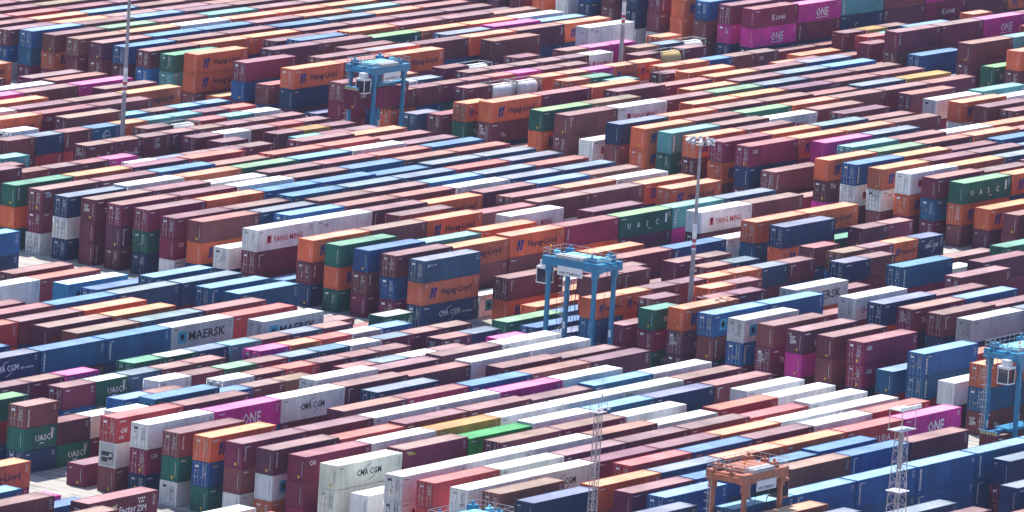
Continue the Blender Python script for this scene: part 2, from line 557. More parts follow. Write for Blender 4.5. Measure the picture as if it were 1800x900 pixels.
def raster():
    Wd, Hd = 900, 450
    zb = np.full((Hd, Wd), -1.0)
    ib = np.full((Hd, Wd), -1, int)
    for k, q in enumerate(boxes):
        x0, y0, z0, x1, y1, z1 = q.x, q.y, q.z, q.x + q.L, q.y + 2.438, q.z + q.H
        P = px([(x0, y0, z0), (x1, y0, z0), (x0, y1, z0), (x0, y0, z1), (x1, y0, z1), (x1, y1, z1), (x0, y1, z1)])
        if P[:, 0].max() < 0 or P[:, 0].min() > 1800 or P[:, 1].max() < 0 or P[:, 1].min() > 900:
            continue
        for quad in ((3, 4, 5, 6), (0, 1, 4, 3), (2, 0, 3, 6)):
            v = P[list(quad)] * np.array([.5, .5, 1])
            ax, bx_ = max(0, int(v[:, 0].min())), min(Wd - 1, int(v[:, 0].max()) + 1)
            ay, by = max(0, int(v[:, 1].min())), min(Hd - 1, int(v[:, 1].max()) + 1)
            if ax > bx_ or ay > by:
                continue
            X, Y = np.meshgrid(np.arange(ax, bx_ + 1) + .5, np.arange(ay, by + 1) + .5)
            ins = np.ones(X.shape, bool)
            sg = 0
            for e in range(4):
                a, c = v[e], v[(e + 1) % 4]
                sg += (c[0] - a[0]) * (c[1] + a[1])
            for e in range(4):
                a, c = v[e], v[(e + 1) % 4]
                cr = (c[0] - a[0]) * (Y - a[1]) - (c[1] - a[1]) * (X - a[0])
                ins &= (cr <= 0) if sg > 0 else (cr >= 0)
            if not ins.any():
                continue
            A = np.c_[v[:3, :2], np.ones(3)]
            try:
                co = np.linalg.solve(A, 1 / v[:3, 2])
            except np.linalg.LinAlgError:
                continue
            iz = co[0] * X + co[1] * Y + co[2]
            sub = zb[ay:by + 1, ax:bx_ + 1]
            hit = ins & (iz > sub)
            sub[hit] = iz[hit]
            ib[ay:by + 1, ax:bx_ + 1][hit] = k
    return ib


IB = raster()
cnt = np.bincount(IB[IB >= 0], minlength=len(boxes))
ys, xs = np.nonzero(IB >= 0)
ids = IB[ys, xs]
sx = np.bincount(ids, weights=xs, minlength=len(boxes))
sy = np.bincount(ids, weights=ys, minlength=len(boxes))
for k, q in enumerate(boxes):
    q.px = int(cnt[k])
    q.cpx = (2 * sx[k] / cnt[k], 2 * sy[k] / cnt[k]) if cnt[k] else None
order = sorted(range(len(boxes)), key=lambda k: -boxes[k].px)
NIND = 300
IND = [boxes[k] for k in order[:NIND]]
indset = set(id(q) for q in IND)
print("boxes", len(boxes), "visible", int((cnt > 0).sum()), "smallest individual", IND[-1].px * 4)

# ------------------------------------------------------------------ container shapes (local: x along, y away, z up)
ZI = 0.02


def wave(mb, L, z0, z1, y, depth, tint, x0=.17, x1=None, per=.28):
    x1 = L - .17 if x1 is None else x1
    n = max(1, int((x1 - x0) / per))
    per = (x1 - x0) / n
    pts = []
    for i in range(n):
        a = x0 + i * per
        pts += [(a, 0), (a + per * .28, 0), (a + per * .5, depth), (a + per * .78, depth)]
    pts.append((x1, 0))
    v = [(p, y + d, z0) for p, d in pts] + [(p, y + d, z1) for p, d in pts]
    k = len(pts)
    mb.add(v, [(i, i + 1, k + i + 1, k + i) for i in range(k - 1)], tint)


def frame(mb, L, H, tint):
    W = 2.438
    for y in (0, W - .1):
        mb.box((.16, y + .004, .03), (L - .16, y + .096, .17), tint)
        mb.box((.16, y + .004, H - .1), (L - .16, y + .096, H - .004), tint)
    for x in (0, L - .15):
        for y in (0, W - .13):
            mb.box((x + .004, y + .004, .12), (x + .146, y + .126, H - .12), tint)
        mb.box((x + .004, .14, .03), (x + .14, W - .14, .17), tint)
        mb.box((x + .004, .14, H - .13), (x + .14, W - .14, H - .004), tint)
    for x in (0, L - .178):
        for y in (0, W - .162):
            mb.box((x, y, 0), (x + .178, y + .162, .118), tint)
            mb.box((x, y, H - .118), (x + .178, y + .162, H), tint)


def endwall(mb, L, H, tint, door):
    W = 2.438
    if not door:
        n = 8
        pts = []
        a, b_ = .14, W - .14
        per = (b_ - a) / n
        for i in range(n):
            y = a + i * per
            pts += [(y, .03), (y + per * .3, .03), (y + per * .5, .075), (y + per * .8, .075)]
        pts.append((b_, .03))
        k = len(pts)
        v = [(d, y, .17) for y, d in pts] + [(d, y, H - .13) for y, d in pts]
        mb.add(v, [(i + 1, i, k + i, k + i + 1) for i in range(k - 1)], tint)
    mb.add([(L - .05, .14, .17), (L - .05, W - .14, .17), (L - .05, W - .14, H - .13), (L - .05, .14, H - .13)], [(0, 1, 2, 3)], tint)


def body_mb(L, H, smooth, door, tint=None, lite=False):
    mb = MB()
    W = 2.438
    frame(mb, L, H, tint)
    if smooth:
        mb.add([(.15, .03, .17), (L - .15, .03, .17), (L - .15, .03, H - .1), (.15, .03, H - .1)], [(0, 1, 2, 3)], tint)
    else:
        wave(mb, L, .17, H - .1, .022, .05, tint)
    mb.add([(.15, W - .05, .17), (L - .15, W - .05, .17), (L - .15, W - .05, H - .1), (.15, W - .05, H - .1)], [(3, 2, 1, 0)], tint)
    endwall(mb, L, H, tint, door)
    if door and lite:
        door_mb(mb, H, 0, tint, True)
        door_mb(mb, H, 1, tint, True)
    mb.add([(.1, .1, .13), (L - .1, .1, .13), (L - .1, W - .1, .13), (.1, W - .1, .13)], [(3, 2, 1, 0)], tint)
    return mb


def roof_mb(L, H, smooth, tint=None):
    mb = MB()
    W = 2.438
    z = H - .03
    if smooth:
        mb.add([(.12, .09, z + .02), (L - .12, .09, z + .02), (L - .12, W - .09, z + .02), (.12, W - .09, z + .02)], [(0, 1, 2, 3)], tint)
        return mb
    x0, x1 = .14, L - .14
    n = int((x1 - x0) / .42)
    per = (x1 - x0) / n
    pts = []
    for i in range(n):
        a = x0 + i * per
        pts += [(a, 0), (a + per * .35, 0), (a + per * .5, .018), (a + per * .85, .018)]
    pts.append((x1, 0))
    k = len(pts)
    v = [(p, .09, z + d) for p, d in pts] + [(p, W - .09, z + d) for p, d in pts]
    mb.add(v, [(i, i + 1, k + i + 1, k + i) for i in range(k - 1)], tint)
    for xa in (.0, L - .145):                       # header plates at both ends
        mb.box((xa + .15 if xa == 0 else xa - .35, .17, z - .02), (xa + .5 if xa == 0 else xa, W - .17, z + .024), tint)
    return mb


def door_mb(mb, H, side, tint, bars=False):
    """one leaf in the -x end; side 0 is at small y"""
    W = 2.438
    y0, y1 = (.15, W / 2 - .012) if side == 0 else (W / 2 + .012, W - .15)
    zz = [.19, .19 + (H - .34) * .24, .19 + (H - .34) * .5, .19 + (H - .34) * .76, H - .15]
    for a, b_ in zip(zz[:-1], zz[1:]):
        mb.box((.045, y0, a + .012), (.10, y1, b_ - .012), tint)
    mb.box((.052, y0 + .005, .20), (.102, y1 - .005, H - .16), tint)
    if bars:
        for f in (.28, .72):
            y = y0 + (y1 - y0) * f
            mb.box((.0, y - .022, .14), (.04, y + .022, H - .14), (.2, .2, .21))
    return mb


def bar_mb(H, side, f):
    mb = MB()
    W = 2.438
    y0, y1 = (.15, W / 2 - .012) if side == 0 else (W / 2 + .012, W - .15)
    y = y0 + (y1 - y0) * f
    mb.tube((.022, y, .1), (.022, y, H - .1), .02, 6)
    for z in (.2, H * .35, H * .65, H - .2):
        mb.box((.0, y - .05, z - .04), (.044, y + .05, z + .04))
    mb.box((-.012, y - .02, H * .38), (.012, y + .32 * (1 if side == 0 else -1) if False else y + .26, H * .38 + .04))
    return mb


# ---- lettering: list of (verts in (u, z), faces, colour, face) with face 'side' or 'end'
def quadpoly(pts):
    return np.array(pts, float), [list(range(len(pts)))]


def word(out, s, u, z, h, c, face='side', wmax=None, vertical=False, slant=0.0):
    v, f, w = text(s)
    v = v * h
    if wmax:
        v = v * np.array([wmax / (w * h), 1])
    if vertical:
        v = np.stack([v[:, 1], -v[:, 0]], 1)
    if slant:
        v = v + np.stack([v[:, 1] * slant, 0 * v[:, 1]], 1)
    out.append((v + np.array([u, z]), f, c, face))


def poly(out, pts, c, face='side'):
    v, f = quadpoly(pts)
    out.append((v, f, c, face))


def rect(out, u0, z0, u1, z1, c, face='side'):
    poly(out, [(u0, z0), (u1, z0), (u1, z1), (u0, z1)], c, face)


def star(out, u, z, r, c, face='side'):
    v = []
    for i in range(14):
        t = math.pi / 2 + math.pi * i / 7
        q = r if i % 2 == 0 else r * .42
        v.append((u + q * math.cos(t), z + q * math.sin(t)))
    v.append((u, z))
    out.append((np.array(v), [[i, (i + 1) % 14, 14] for i in range(14)], c, face))


def arc(out, u, z, rx, rz, a0, a1, w, c):
    n = 10
    o, i_ = [], []
    for k in range(n + 1):
        t = rad(a0 + (a1 - a0) * k / n)
        ww = w * math.sin(math.pi * (0.08 + .84 * k / n))
        o.append((u + (rx + ww) * math.cos(t), z + (rz + ww) * math.sin(t)))
        i_.append((u + rx * math.cos(t), z + rz * math.sin(t)))
    v = np.array(o + i_)
    out.append((v, [[k, k + 1, n + 1 + k + 1, n + 1 + k] for k in range(n)], c, 'side'))


def hl_mark(out, u, z, h, c):
    w = h * .5
    sl = .22 * h
    for du in (0, w * 1.05):
        poly(out, [(u + du, z), (u + du + w * .62, z), (u + du + w * .62 + sl * .5, z + h * .45), (u + du + sl * .5, z + h * .45)], c)
        poly(out, [(u + du + sl * .2, z + h * .52), (u + du + w * .8 + sl * .2, z + h * .52), (u + du + w * .8 + sl, z + h), (u + du + sl, z + h)], c)
    poly(out, [(u + w * .62, z + h * .38), (u + w * 1.1, z + h * .38), (u + w * 1.1, z + h * .62), (u + w * .62, z + h * .62)], c)


def zim_dots(out, u, z, w, c, face):
    d = w / 4
    for i in range(4):
        rect(out, u + i * d, z + d * 1.1, u + i * d + d * .62, z + d * 1.75, c, face)
    for i in range(3):
        rect(out, u + d * .5 + i * d, z, u + d * .5 + i * d + d * .62, z + d * .65, c, face)


VWORDS = ["TRITON", "FLORENS", "TEXTAINER", "BEACON", "SEACO"]


def marks(q):
    o = []
    L, H, mk, c, R = q.L, q.H, q.mark, q.code, random.Random("mk%s%d%.1f%d" % (q.b, q.n, q.s, q.tier))
    lite = c in 'wcSMTY'
    ink = INK if lite else WHITE
    faint = tuple(.55 * a + .45 * b for a, b in zip(ink, q.body))
    long_ = L > 10
    # small identification text: right end of the side, on the near end
    if c not in 'TY':
        u = L - .95
        for k in range(R.randint(3, 6)):
            rect(o, u + R.uniform(0, .1), H - .45 - k * .2, u + R.uniform(.35, .7), H - .37 - k * .2, faint)
        if R.random() < .5:
            rect(o, .45, H - .5, .45 + R.uniform(.7, 1.2), H - .34, faint)
        # near end
        if q.door:
            for k in range(R.randint(6, 10)):
                uu = 1.5 + R.uniform(0, .1)
                rect(o, uu, H - .55 - k * .17, uu + R.uniform(.2, .55), H - .48 - k * .17, faint, 'end')
            rect(o, .45, H - .7, .95, H - .45, ink if R.random() < .5 else faint, 'end')
            for k in range(R.randint(1, 4)):
                uu, zz = R.uniform(.3, 1.9), R.uniform(.4, 1.8)
                rect(o, uu, zz, uu + .16, zz + .16, faint if R.random() < .7 else (.6, .4, .05), 'end')
        else:
            rect(o, 1.98, .55, 2.05, H - .55, faint, 'end')
            if R.random() < .4:
                rect(o, 1.45, .35, 1.72, .65, (.6, .38, .04), 'end')
            if R.random() < .3 and c in 'bN':
                word(o, "tex", .3, H - .6, .22, ink, 'end')
    if mk == "HL":
        nv = (0.008, 0.012, 0.05)
        if long_:
            hl_mark(o, 1.55, .75, 1.4, (0.01, 0.03, 0.2))
            word(o, "Hapag-Lloyd", 4.1, 1.1, .88, nv, wmax=6.4)
        else:
            hl_mark(o, .75, .85, .95, (0.01, 0.03, 0.2))
            word(o, "Hapag-Lloyd", 1.95, 1.05, .55, nv, wmax=3.5)
    elif mk == "CMA":
        ci = (0.03, 0.035, 0.05) if lite else WHITE
        if long_:
            word(o, "CMA CGM", 3.7, 1.15, .74, ci, wmax=4.6)
            arc(o, 7.0, 1.35, 1.9, 1.05, 105, 170, .09, ci)
            arc(o, 5.4, 1.6, 1.9, 1.1, -75, -10, .09, ci)
            if not lite:
                word(o, "bulk container", 8.7, 1.2, .28, WHITE, wmax=2.4)
        else:
            word(o, "CMA CGM", 1.4, 1.15, .55, ci, wmax=3.2)
            arc(o, 3.6, 1.3, 1.3, .8, 100, 165, .12, ci)
            arc(o, 2.6, 1.4, 1.3, .9, -75, -10, .12, ci)
    elif mk == "CMAs":
        word(o, "CMA CGM", 1.2, H - .75, .22, WHITE)
        star(o, .9, H - .7, .28, WHITE)
    elif mk == "ARC":
        arc(o, L * .42, .5, 1.2, 1.1, 95, 150, .16, WHITE)
    elif mk in ("MSK", "STAR", "STARB"):
        rect(o, 1.35, .75, 2.95, 2.2, (0.03, 0.32, 0.5))
        star(o, 2.15, 1.47, .62, (.75, .78, .8))
        if mk == "MSK":
            word(o, "MAERSK", 3.4, .95, 1.12, (0.012, 0.016, 0.035), wmax=7.2)
    elif mk == "YM":
        k = 1.0 if long_ else .62
        u0 = 2.2 * (1 if long_ else .4)
        rect(o, u0, .95, u0 + .85 * k, .95 + .98 * k, RED)
        rect(o, u0 + .12 * k, .95 + .62 * k, u0 + .73 * k, .95 + .82 * k, q.body)
        rect(o, u0 + .34 * k, .95 + .15 * k, u0 + .52 * k, .95 + .66 * k, q.body)
        word(o, "YANG MING", u0 + 1.3 * k, 1.0, .78 * k, RED, wmax=6.2 if long_ else 3.6)
    elif mk == "SUD":
        word(o, "SUD", 1.8, H - .95, .34, RED)
        word(o, "SUD", 1.0, H - .95, .2, RED, 'end')
    elif mk == "ONE":
        word(o, "ONE", 5.0, .75, 1.35, WHITE, wmax=3.5)
        rect(o, 5.05, .45, 8.4, .56, WHITE)
    elif mk == "UASC":
        if long_:
            for i, ch in enumerate("UASC"):
                word(o, ch, 1.9 + i * 2.15, 1.05, .78, WHITE)
            rect(o, L - 1.55, 1.15, L - 1.15, H - .5, WHITE)
            rect(o, 6.6, .7, 7.4, .78, WHITE)
        else:
            word(o, "UASC", 2.15, .95, .72, WHITE, wmax=2.75)
            rect(o, 5.0, 1.05, 5.32, H - .35, WHITE)
            rect(o, 3.0, .6, 3.8, .72, WHITE)
    elif mk == "ZIM":
        if q.L < 10:
            zim_dots(o, 2.5, 1.75, 1.15, WHITE, 'side')
            word(o, "ZIM", 2.5, .95, .62, WHITE, wmax=1.2)
            rect(o, .45, H - .5, 1.3, H - .32, WHITE)
        else:
            rect(o, .45, H - .5, 1.6, H - .34, WHITE)
            word(o, "The", 2.6, .8, .6, WHITE)
        zim_dots(o, .5, 1.75, .85, WHITE, 'end')
        word(o, "ZIM", .5, 1.2, .45, WHITE, 'end', wmax=.9)
    elif mk in ("FACT", "ZIMF"):
        k = 1.0 if long_ else .5
        word(o, "The", 1.9 * k, .7 * k + .25, .75 * k, WHITE)
        poly(o, [(4.05 * k, 1.6 * k + .3), (5.2 * k, 1.85 * k + .3), (4.9 * k, 1.2 * k + .3), (4.4 * k, .55 * k + .3), (4.6 * k, 1.4 * k + .3)], (.45, .5, .3))
        rect(o, 4.3 * k, .35 * k + .3, 4.9 * k, .8 * k + .3, (.3, .3, .5))
        word(o, "Factor", 5.5 * k, .7 * k + .25, .82 * k, WHITE)
        zim_dots(o, 8.7 * k, 1.55 * k + .25, 1.35 * k, WHITE, 'side')
        word(o, "ZIM", 8.6 * k, .62 * k + .25, .72 * k, WHITE, wmax=1.6 * k)
        zim_dots(o, .5, 1.75, .85, WHITE, 'end')
        word(o, "ZIM", .5, 1.2, .45, WHITE, 'end', wmax=.9)
        rect(o, .5, H - .5, 1.6, H - .36, WHITE)
    elif mk == "CAI":
        word(o, "CAI", .75, H - 1.05, .55, WHITE)
        rect(o, 1.45, .35, 1.75, .68, (.65, .4, .05), 'end')
    elif mk == "CAIV":
        word(o, "CAI", .6, H - 1.75, .55, WHITE, vertical=False, slant=.35)
        word(o, "CAI", .35, H - 2.45, .4, WHITE, slant=.35)
    elif mk == "V":
        if lite or c in 'kBt':
            rect(o, .5, .35, .8, H - .35, WHITE)
            for k in range(5):
                rect(o, .56, .5 + k * .44, .74, .72 + k * .44, tuple(.4 * a for a in q.body))
        else:
            word(o, R.choice(VWORDS), .55, H - .35, .3, WHITE, vertical=True, wmax=None)
    elif mk == "THIN":
        word(o, "Thinline", .7, H - .75, .32, (.75, .6, .03))
    elif mk == "OLUDA":
        arc(o, 3.8, 1.3, .55, .55, 0, 360, .09, (.6, .45, .5))
        word(o, "OLUDA", 5.3, .95, .85, (.6, .5, .55), wmax=4.2)
    elif mk == "OOCL":
        word(o, "OOCL", 1.6, .8, .85, RED, wmax=4.2)
    elif mk == "KL":
        word(o, "K", 5.0, .9, 1.0, WHITE)
        word(o, "LINE", 6.1, 1.0, .62, WHITE, wmax=2.7)
    elif mk == "UNI":
        word(o, "UNI", .75, 1.1, 1.1, WHITE, wmax=1.5)
    elif mk == "USV":
        word(o, "USV", 1.7, .75, 1.1, (.5, .68, .6), wmax=3.6)
    elif mk == "Sa":
        word(o, "Safmarine", .7, .85, .6, (.5, .55, .7), wmax=4.4)
    elif mk == "GLOBE":
        arc(o, 3.1, 1.35, .85, .75, 0, 360, .1, WHITE)
        for k in range(3):
            arc(o, 3.1, 1.35, .28 + .2 * k, .72, 0, 360, .05, WHITE)
        rect(o, 2.2, 1.3, 4.0, 1.4, WHITE)
    elif not mk and c == 'B' and R.random() < .4:
        word(o, "SEACO", .7, H - .62, .24, (.7, .45, .05))
    return o


def place_marks(out, H, local=True):
    """group by colour -> {colour: (verts, faces)} in the container's own space"""
    res = {}
    for v, f, c, face in out:
        n = len(v)
        if face == 'side':
            P = np.stack([v[:, 0], np.full(n, .006), v[:, 1]], 1)
            F = f
        else:
            P = np.stack([np.full(n, -.016), 2.438 - v[:, 0], v[:, 1]], 1)
            F = f
        V, FF = res.setdefault(tuple(c), ([], []))
        base = sum(len(a) for a in V)
        V.append(P)
        FF += [[i + base for i in q] for q in F]
    return {c: (np.concatenate(V), F) for c, (V, F) in res.items()}


def reefer_mb(H):
    mb = MB()
    W = 2.438
    mb.box((.03, .16, .2), (.1, W - .16, H - .15))
    return mb


def reefer_dark(H):
    mb = MB()
    mb.box((.0, .35, H * .32), (.028, 2.05, H * .62))
    mb.box((-.006, 1.2, H * .22), (.02, 2.0, H * .34))
    return mb


def reefer_fan(H):
    mb = MB()
    mb.tube((.028, .75, H * .5), (-.02, .75, H * .5), .2, 14)
    mb.box((-.012, .95, H * .40), (-.002, 2.0, H * .45))
    return mb


def tank_mb(L, H, tint, ftint):
    mb = MB()
    W = 2.438
    frame(mb, L, H, ftint)
    n = 20
    r = 1.12
    vs = []
    for x, k in ((.35, .75), (.6, 1), (L - .6, 1), (L - .35, .75)):
        for i in range(n):
            t = 2 * math.pi * i / n
            vs.append((x, W / 2 + r * k * math.cos(t), H / 2 + r * k * math.sin(t)))
    fs = []
    for a in range(3):
        for i in range(n):
            fs.append((a * n + i, a * n + (i + 1) % n, (a + 1) * n + (i + 1) % n, (a + 1) * n + i))
    fs += [tuple(range(n - 1, -1, -1)), tuple(range(3 * n, 4 * n))]
    mb.add(vs, fs, tint)
    return mb


# ------------------------------------------------------------------ names for things: labels that single each box out
CW = {k: v[2] for k, v in PAL.items()}
MARKW = {"HL": "dark lettering beside a blue emblem", "CMA": "lettering between two arcs", "CMAs": "small white star and lettering", "ARC": "a white swoosh",
         "MSK": "large black lettering beside a star", "STAR": "a star in a blue square", "STARB": "a star in a blue square", "YM": "red emblem and lettering",
         "SUD": "small red lettering", "ONE": "three big white letters", "UASC": "four white letters", "ZIM": "white dots above lettering",
         "FACT": "white slogan lettering", "ZIMF": "white slogan lettering", "CAI": "three small white letters", "CAIV": "slanted white lettering", "V": "vertical white lettering",
         "THIN": "small yellow lettering", "OLUDA": "pale lettering and a ring", "OOCL": "red lettering", "KL": "white serif-like lettering", "UNI": "white block letters",
         "USV": "pale green lettering", "Sa": "pale blue lettering", "GLOBE": "a white globe", "REEF": "a cooling unit in its end"}


def above(q):
    for s in (q.s, q.s - .5, q.s + .5):
        r = stacks.get((q.b, q.n, s, q.tier + 1))
        if r:
            return r


def below(q):
    return stacks.get((q.b, q.n, q.s, q.tier - 1))


def beside(q, dn):
    for ds in (0, -.5, .5):
        r = stacks.get((q.b, q.n + dn, q.s + ds, q.tier))
        if r:
            return r


def along(q, d):
    s2 = q.s + (1 if q.L > 10 else .5) if d > 0 else None
    if d > 0:
        return stacks.get((q.b, q.n, s2, q.tier))
    for ds in (.5, 1):
        r = stacks.get((q.b, q.n, q.s - ds, q.tier))
        if r and abs(r.s + (1 if r.L > 10 else .5) - q.s) < .01:
            return r


def vis(r):
    return r is not None and r.px * 4 > 60


def place_word(p):
    cx = ["far left", "left", "centre left", "centre right", "right", "far right"][min(5, int(p[0] / 300))]
    cy = ["top", "upper", "mid-height", "lower", "bottom"][min(4, int(p[1] / 180))]
    return cy, cx


def phrases(q):
    size = "long" if q.L > 10 else "short"
    col_ = CW[q.code]
    kind = "tank" if q.code in 'TY' else "container"
    base = "%s %s %s" % (size, col_, kind)
    mk = (" with " + MARKW[q.mark]) if q.mark in MARKW else ""
    ab, be = above(q), below(q)
    rel = []
    if vis(ab):
        rel.append("under a %s one" % CW[ab.code])
    elif vis(be) and be.px * 4 > 150:
        rel.append("on a %s one" % CW[be.code])
    e1, e2 = along(q, 1), along(q, -1)
    bk, fr = beside(q, -1), beside(q, 1)
    rel2 = []
    if vis(bk) and vis(fr):
        rel2.append("between %s behind and %s in front" % (CW[bk.code], CW[fr.code]))
    elif vis(bk):
        rel2.append("in front of a %s one" % CW[bk.code])
    elif vis(fr):
        rel2.append("behind a %s one" % CW[fr.code])
    rel3 = []
    if vis(e1) and vis(e2):
        rel3.append("end to end with %s and %s" % (CW[e2.code], CW[e1.code]))
    elif vis(e1):
        rel3.append("%s beyond its far end" % CW[e1.code])
    elif vis(e2):
        rel3.append("%s before its near end" % CW[e2.code])
    return base, mk, rel, rel2, rel3


def nwords(s):
    return len(s.replace("-", " ").split())


def make_labels():
    labs = {}
    cand = {}
    for q in IND:
        base, mk, r1, r2, r3 = phrases(q)
        seqs = []
        opts = [r1, r2, r3]
        for combo in ([0], [1], [2], [0, 1], [1, 2], [0, 2], [0, 1, 2]):
            parts = [opts[i][0] for i in combo if opts[i]]
            if len(parts) < len(combo):
                continue
            for m_ in ((mk,) if not mk else (mk, "")):
                s = base + m_ + ", " + ", ".join(parts)
                if 4 <= nwords(s) <= 16:
                    seqs.append(s)
        if not seqs:
            seqs = []
        cand[id(q)] = seqs
    # every visible box, individual or not, may answer to these descriptions
    use = {}
    for q in boxes:
        if q.px * 4 < 40:
            continue
        base, mk, r1, r2, r3 = phrases(q)
        opts = [r1, r2, r3]
        for combo in ([0], [1], [2], [0, 1], [1, 2], [0, 2], [0, 1, 2]):
            parts = [opts[i][0] for i in combo if opts[i]]
            if len(parts) < len(combo):
                continue
            for m_ in {mk, ""}:
                s = base + m_ + ", " + ", ".join(parts)
                use[s] = use.get(s, 0) + 1
    taken = set()
    rest = []
    for q in IND:
        ok = [s for s in cand[id(q)] if use.get(s, 0) <= 1 and s not in taken]
        if ok:
            labs[id(q)] = ok[0]
            taken.add(ok[0])
        else:
            rest.append(q)
    # else by place in the photo, then by order from the left among its like there
    def short(q):
        base, mk, r1, r2, r3 = phrases(q)
        cy, cx = place_word(q.cpx)
        s = [base + mk + ", " + x[0] for x in (r2, r3, r1) if x and nwords(base + mk + x[0]) <= 10]
        t = s[0] if s else base + mk
        return t, ", %s %s of the photo" % (cy, cx)
    byl = {}
    for q in rest:
        t, pl = short(q)
        byl.setdefault(t + pl, []).append(q)
    ORD = ["first", "second", "third", "fourth", "fifth", "sixth", "seventh", "eighth"]
    for l, qs in byl.items():
        if len(qs) == 1 and l not in taken:
            labs[id(qs[0])] = l
            taken.add(l)
        else:
            qs.sort(key=lambda q: q.cpx[0])
            for i, q in enumerate(qs):
                t, pl = short(q)
                if nwords(t + pl) > 12:
                    b_, mk, *_r = phrases(q)
                    t = b_ + mk if nwords(b_ + mk) <= 7 else b_
                k = i
                while True:
                    s = "%s%s, %s from left" % (t, pl, ORD[min(k, 7)])
                    if nwords(s) > 16:
                        t = phrases(q)[0]
                        s = "%s%s, %s from left" % (t, pl, ORD[min(k, 7)])
                    if s not in taken or k > 7:
                        break
                    k += 1
                labs[id(q)] = s
                taken.add(s)
    return labs


LABS = make_labels()

# ------------------------------------------------------------------ build: the 300 largest as things with parts
cache = {}


def cached(key, fn):
    if key not in cache:
        cache[key] = fn()
    return cache[key]


def build_thing(q):
    tank = q.code in 'TY'
    root = empty("tank_container" if tank else "shipping_container", (q.x, q.y, q.z))
    tag(root, LABS[id(q)], "tank container" if tank else "container", "containers stacked in the yard")
    Hk = round(q.H, 2)
    H = Hk
    root.scale = (1, 1, q.H / Hk)
    if tank:
        me = cached(("tf", q.L, Hk), lambda: (lambda m_: (frame(m_, q.L, H, None), m_.mesh("frame", PAINT))[1])(MB()))
        link("frame", me, root, (.3, .3, .32))

        def tm():
            full = tank_mb(q.L, H, 1, 0)
            mb = MB()
            keep = [f for f, t in zip(full.f, full.t) if t == 1]
            mb.v = full.v
            mb.f = keep
            return mb.mesh("tank_barrel", PAINT)
        link("tank_barrel", cached(("tb", q.L, Hk), tm), root, q.body)
        wk = cached(("tw", q.L, Hk), lambda: (lambda m_: (m_.box((.3, .85, H - .05), (q.L - .3, 1.6, H - .02)), m_.mesh("walkway", GALV))[1])(MB()))
        link("walkway", wk, root)
        return root
    link("body", cached(("b", q.L, Hk, q.smooth, q.door), lambda: body_mb(q.L, H, q.smooth, q.door or q.mark == "REEF").mesh("body", PAINT)), root, q.body)
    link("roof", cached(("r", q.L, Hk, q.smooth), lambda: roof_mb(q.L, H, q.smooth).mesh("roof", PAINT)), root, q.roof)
    if q.mark == "REEF":
        cu = link("cooling_unit", cached(("cu", Hk), lambda: reefer_mb(H).mesh("cooling_unit", PAINT)), root, (.62, .64, .66))
        link("grille", cached(("gr", Hk), lambda: reefer_dark(H).mesh("grille", DARK)), cu)
        link("fan", cached(("fn", Hk), lambda: reefer_fan(H).mesh("fan", GALV)), cu)
    elif q.door:
        for sd_ in (0, 1):
            d = link("door", cached(("d", Hk, sd_), lambda: door_mb(MB(), H, sd_, None).mesh("door", PAINT)), root, tuple(v * .95 for v in q.body))
            for f in (.28, .72):
                link("locking_bar", cached(("lb", Hk, sd_, f), lambda: bar_mb(H, sd_, f).mesh("locking_bar", GALV)), d)
    mm = place_marks(marks(q), H)
    for c, (V, F) in mm.items():
        mb = MB()
        mb.add(V, F)
        big = c in (WHITE, INK, RED) or len(F) > 30
        link("lettering" if big else "marking", mb.mesh("lettering", PAINT), root, c)
    return root


for q in IND:
    build_thing(q)

# ------------------------------------------------------------------ build: all the smaller ones beyond them as one mass
VV, FV, FN, TT = [], [], [], []
voff = 0
tmpl = {}


def arr(mb):
    v = np.array(mb.v, float)
    lens = np.array([len(f) for f in mb.f])
    flat_ = np.array([i for f in mb.f for i in f])
    return v, lens, flat_, mb.t


def emit(v, lens, fl, tints):
    global voff
    VV.append(v)
    FN.append(lens)
    FV.append(fl + voff)
    TT.append(np.asarray(tints, float))
    voff += len(v)


for q in boxes:
    if id(q) in indset:
        continue
    off = np.array([q.x, q.y, q.z])
    if q.px == 0:
        mb = MB()
        mb.box((.02, .02, .03), (q.L - .02, 2.418, q.H))
        v, lens, fl, t = arr(mb)
        tt = np.array([q.body] * len(lens))
        tt[1] = q.roof
        emit(v + off, lens, fl, tt)
        continue
    Hk = round(q.H, 2)
    if q.code in 'TY':
        v, lens, fl, t = arr(tank_mb(q.L, Hk, q.body, (.3, .3, .32)))
        emit(v + off, lens, fl, t)
    else:
        key = (q.L, Hk, q.smooth, q.door)
        if key not in tmpl:
            tmpl[key] = (arr(body_mb(q.L, Hk, q.smooth, q.door, None, True)), arr(roof_mb(q.L, Hk, q.smooth)))
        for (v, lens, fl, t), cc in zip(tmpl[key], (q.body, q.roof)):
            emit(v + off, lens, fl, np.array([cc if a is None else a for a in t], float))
    if q.px * 4 > 100:
        for c, (V, F) in place_marks(marks(q), Hk).items():
            emit(V + off, np.array([len(f) for f in F]), np.array([i for f in F for i in f]), np.array([c] * len(F)))
V = np.concatenate(VV)
FNa = np.concatenate(FN)
FVa = np.concatenate(FV)
TTa = np.concatenate(TT)
me = bpy.data.meshes.new("container_stacks")
me.vertices.add(len(V))
me.vertices.foreach_set("co", V.ravel())
me.loops.add(len(FVa))
me.loops.foreach_set("vertex_index", FVa.astype(np.int32))
me.polygons.add(len(FNa))
st = np.concatenate([[0], np.cumsum(FNa)[:-1]])
me.polygons.foreach_set("loop_start", st.astype(np.int32))
try:
    me.polygons.foreach_set("loop_total", FNa.astype(np.int32))
except Exception:
    pass
at = me.attributes.new("tint", 'FLOAT_COLOR', 'FACE')
at.data.foreach_set("color", np.c_[TTa, np.ones(len(TTa))].ravel())
me.materials.append(SPAINT)
me.update(calc_edges=True)
me.validate()
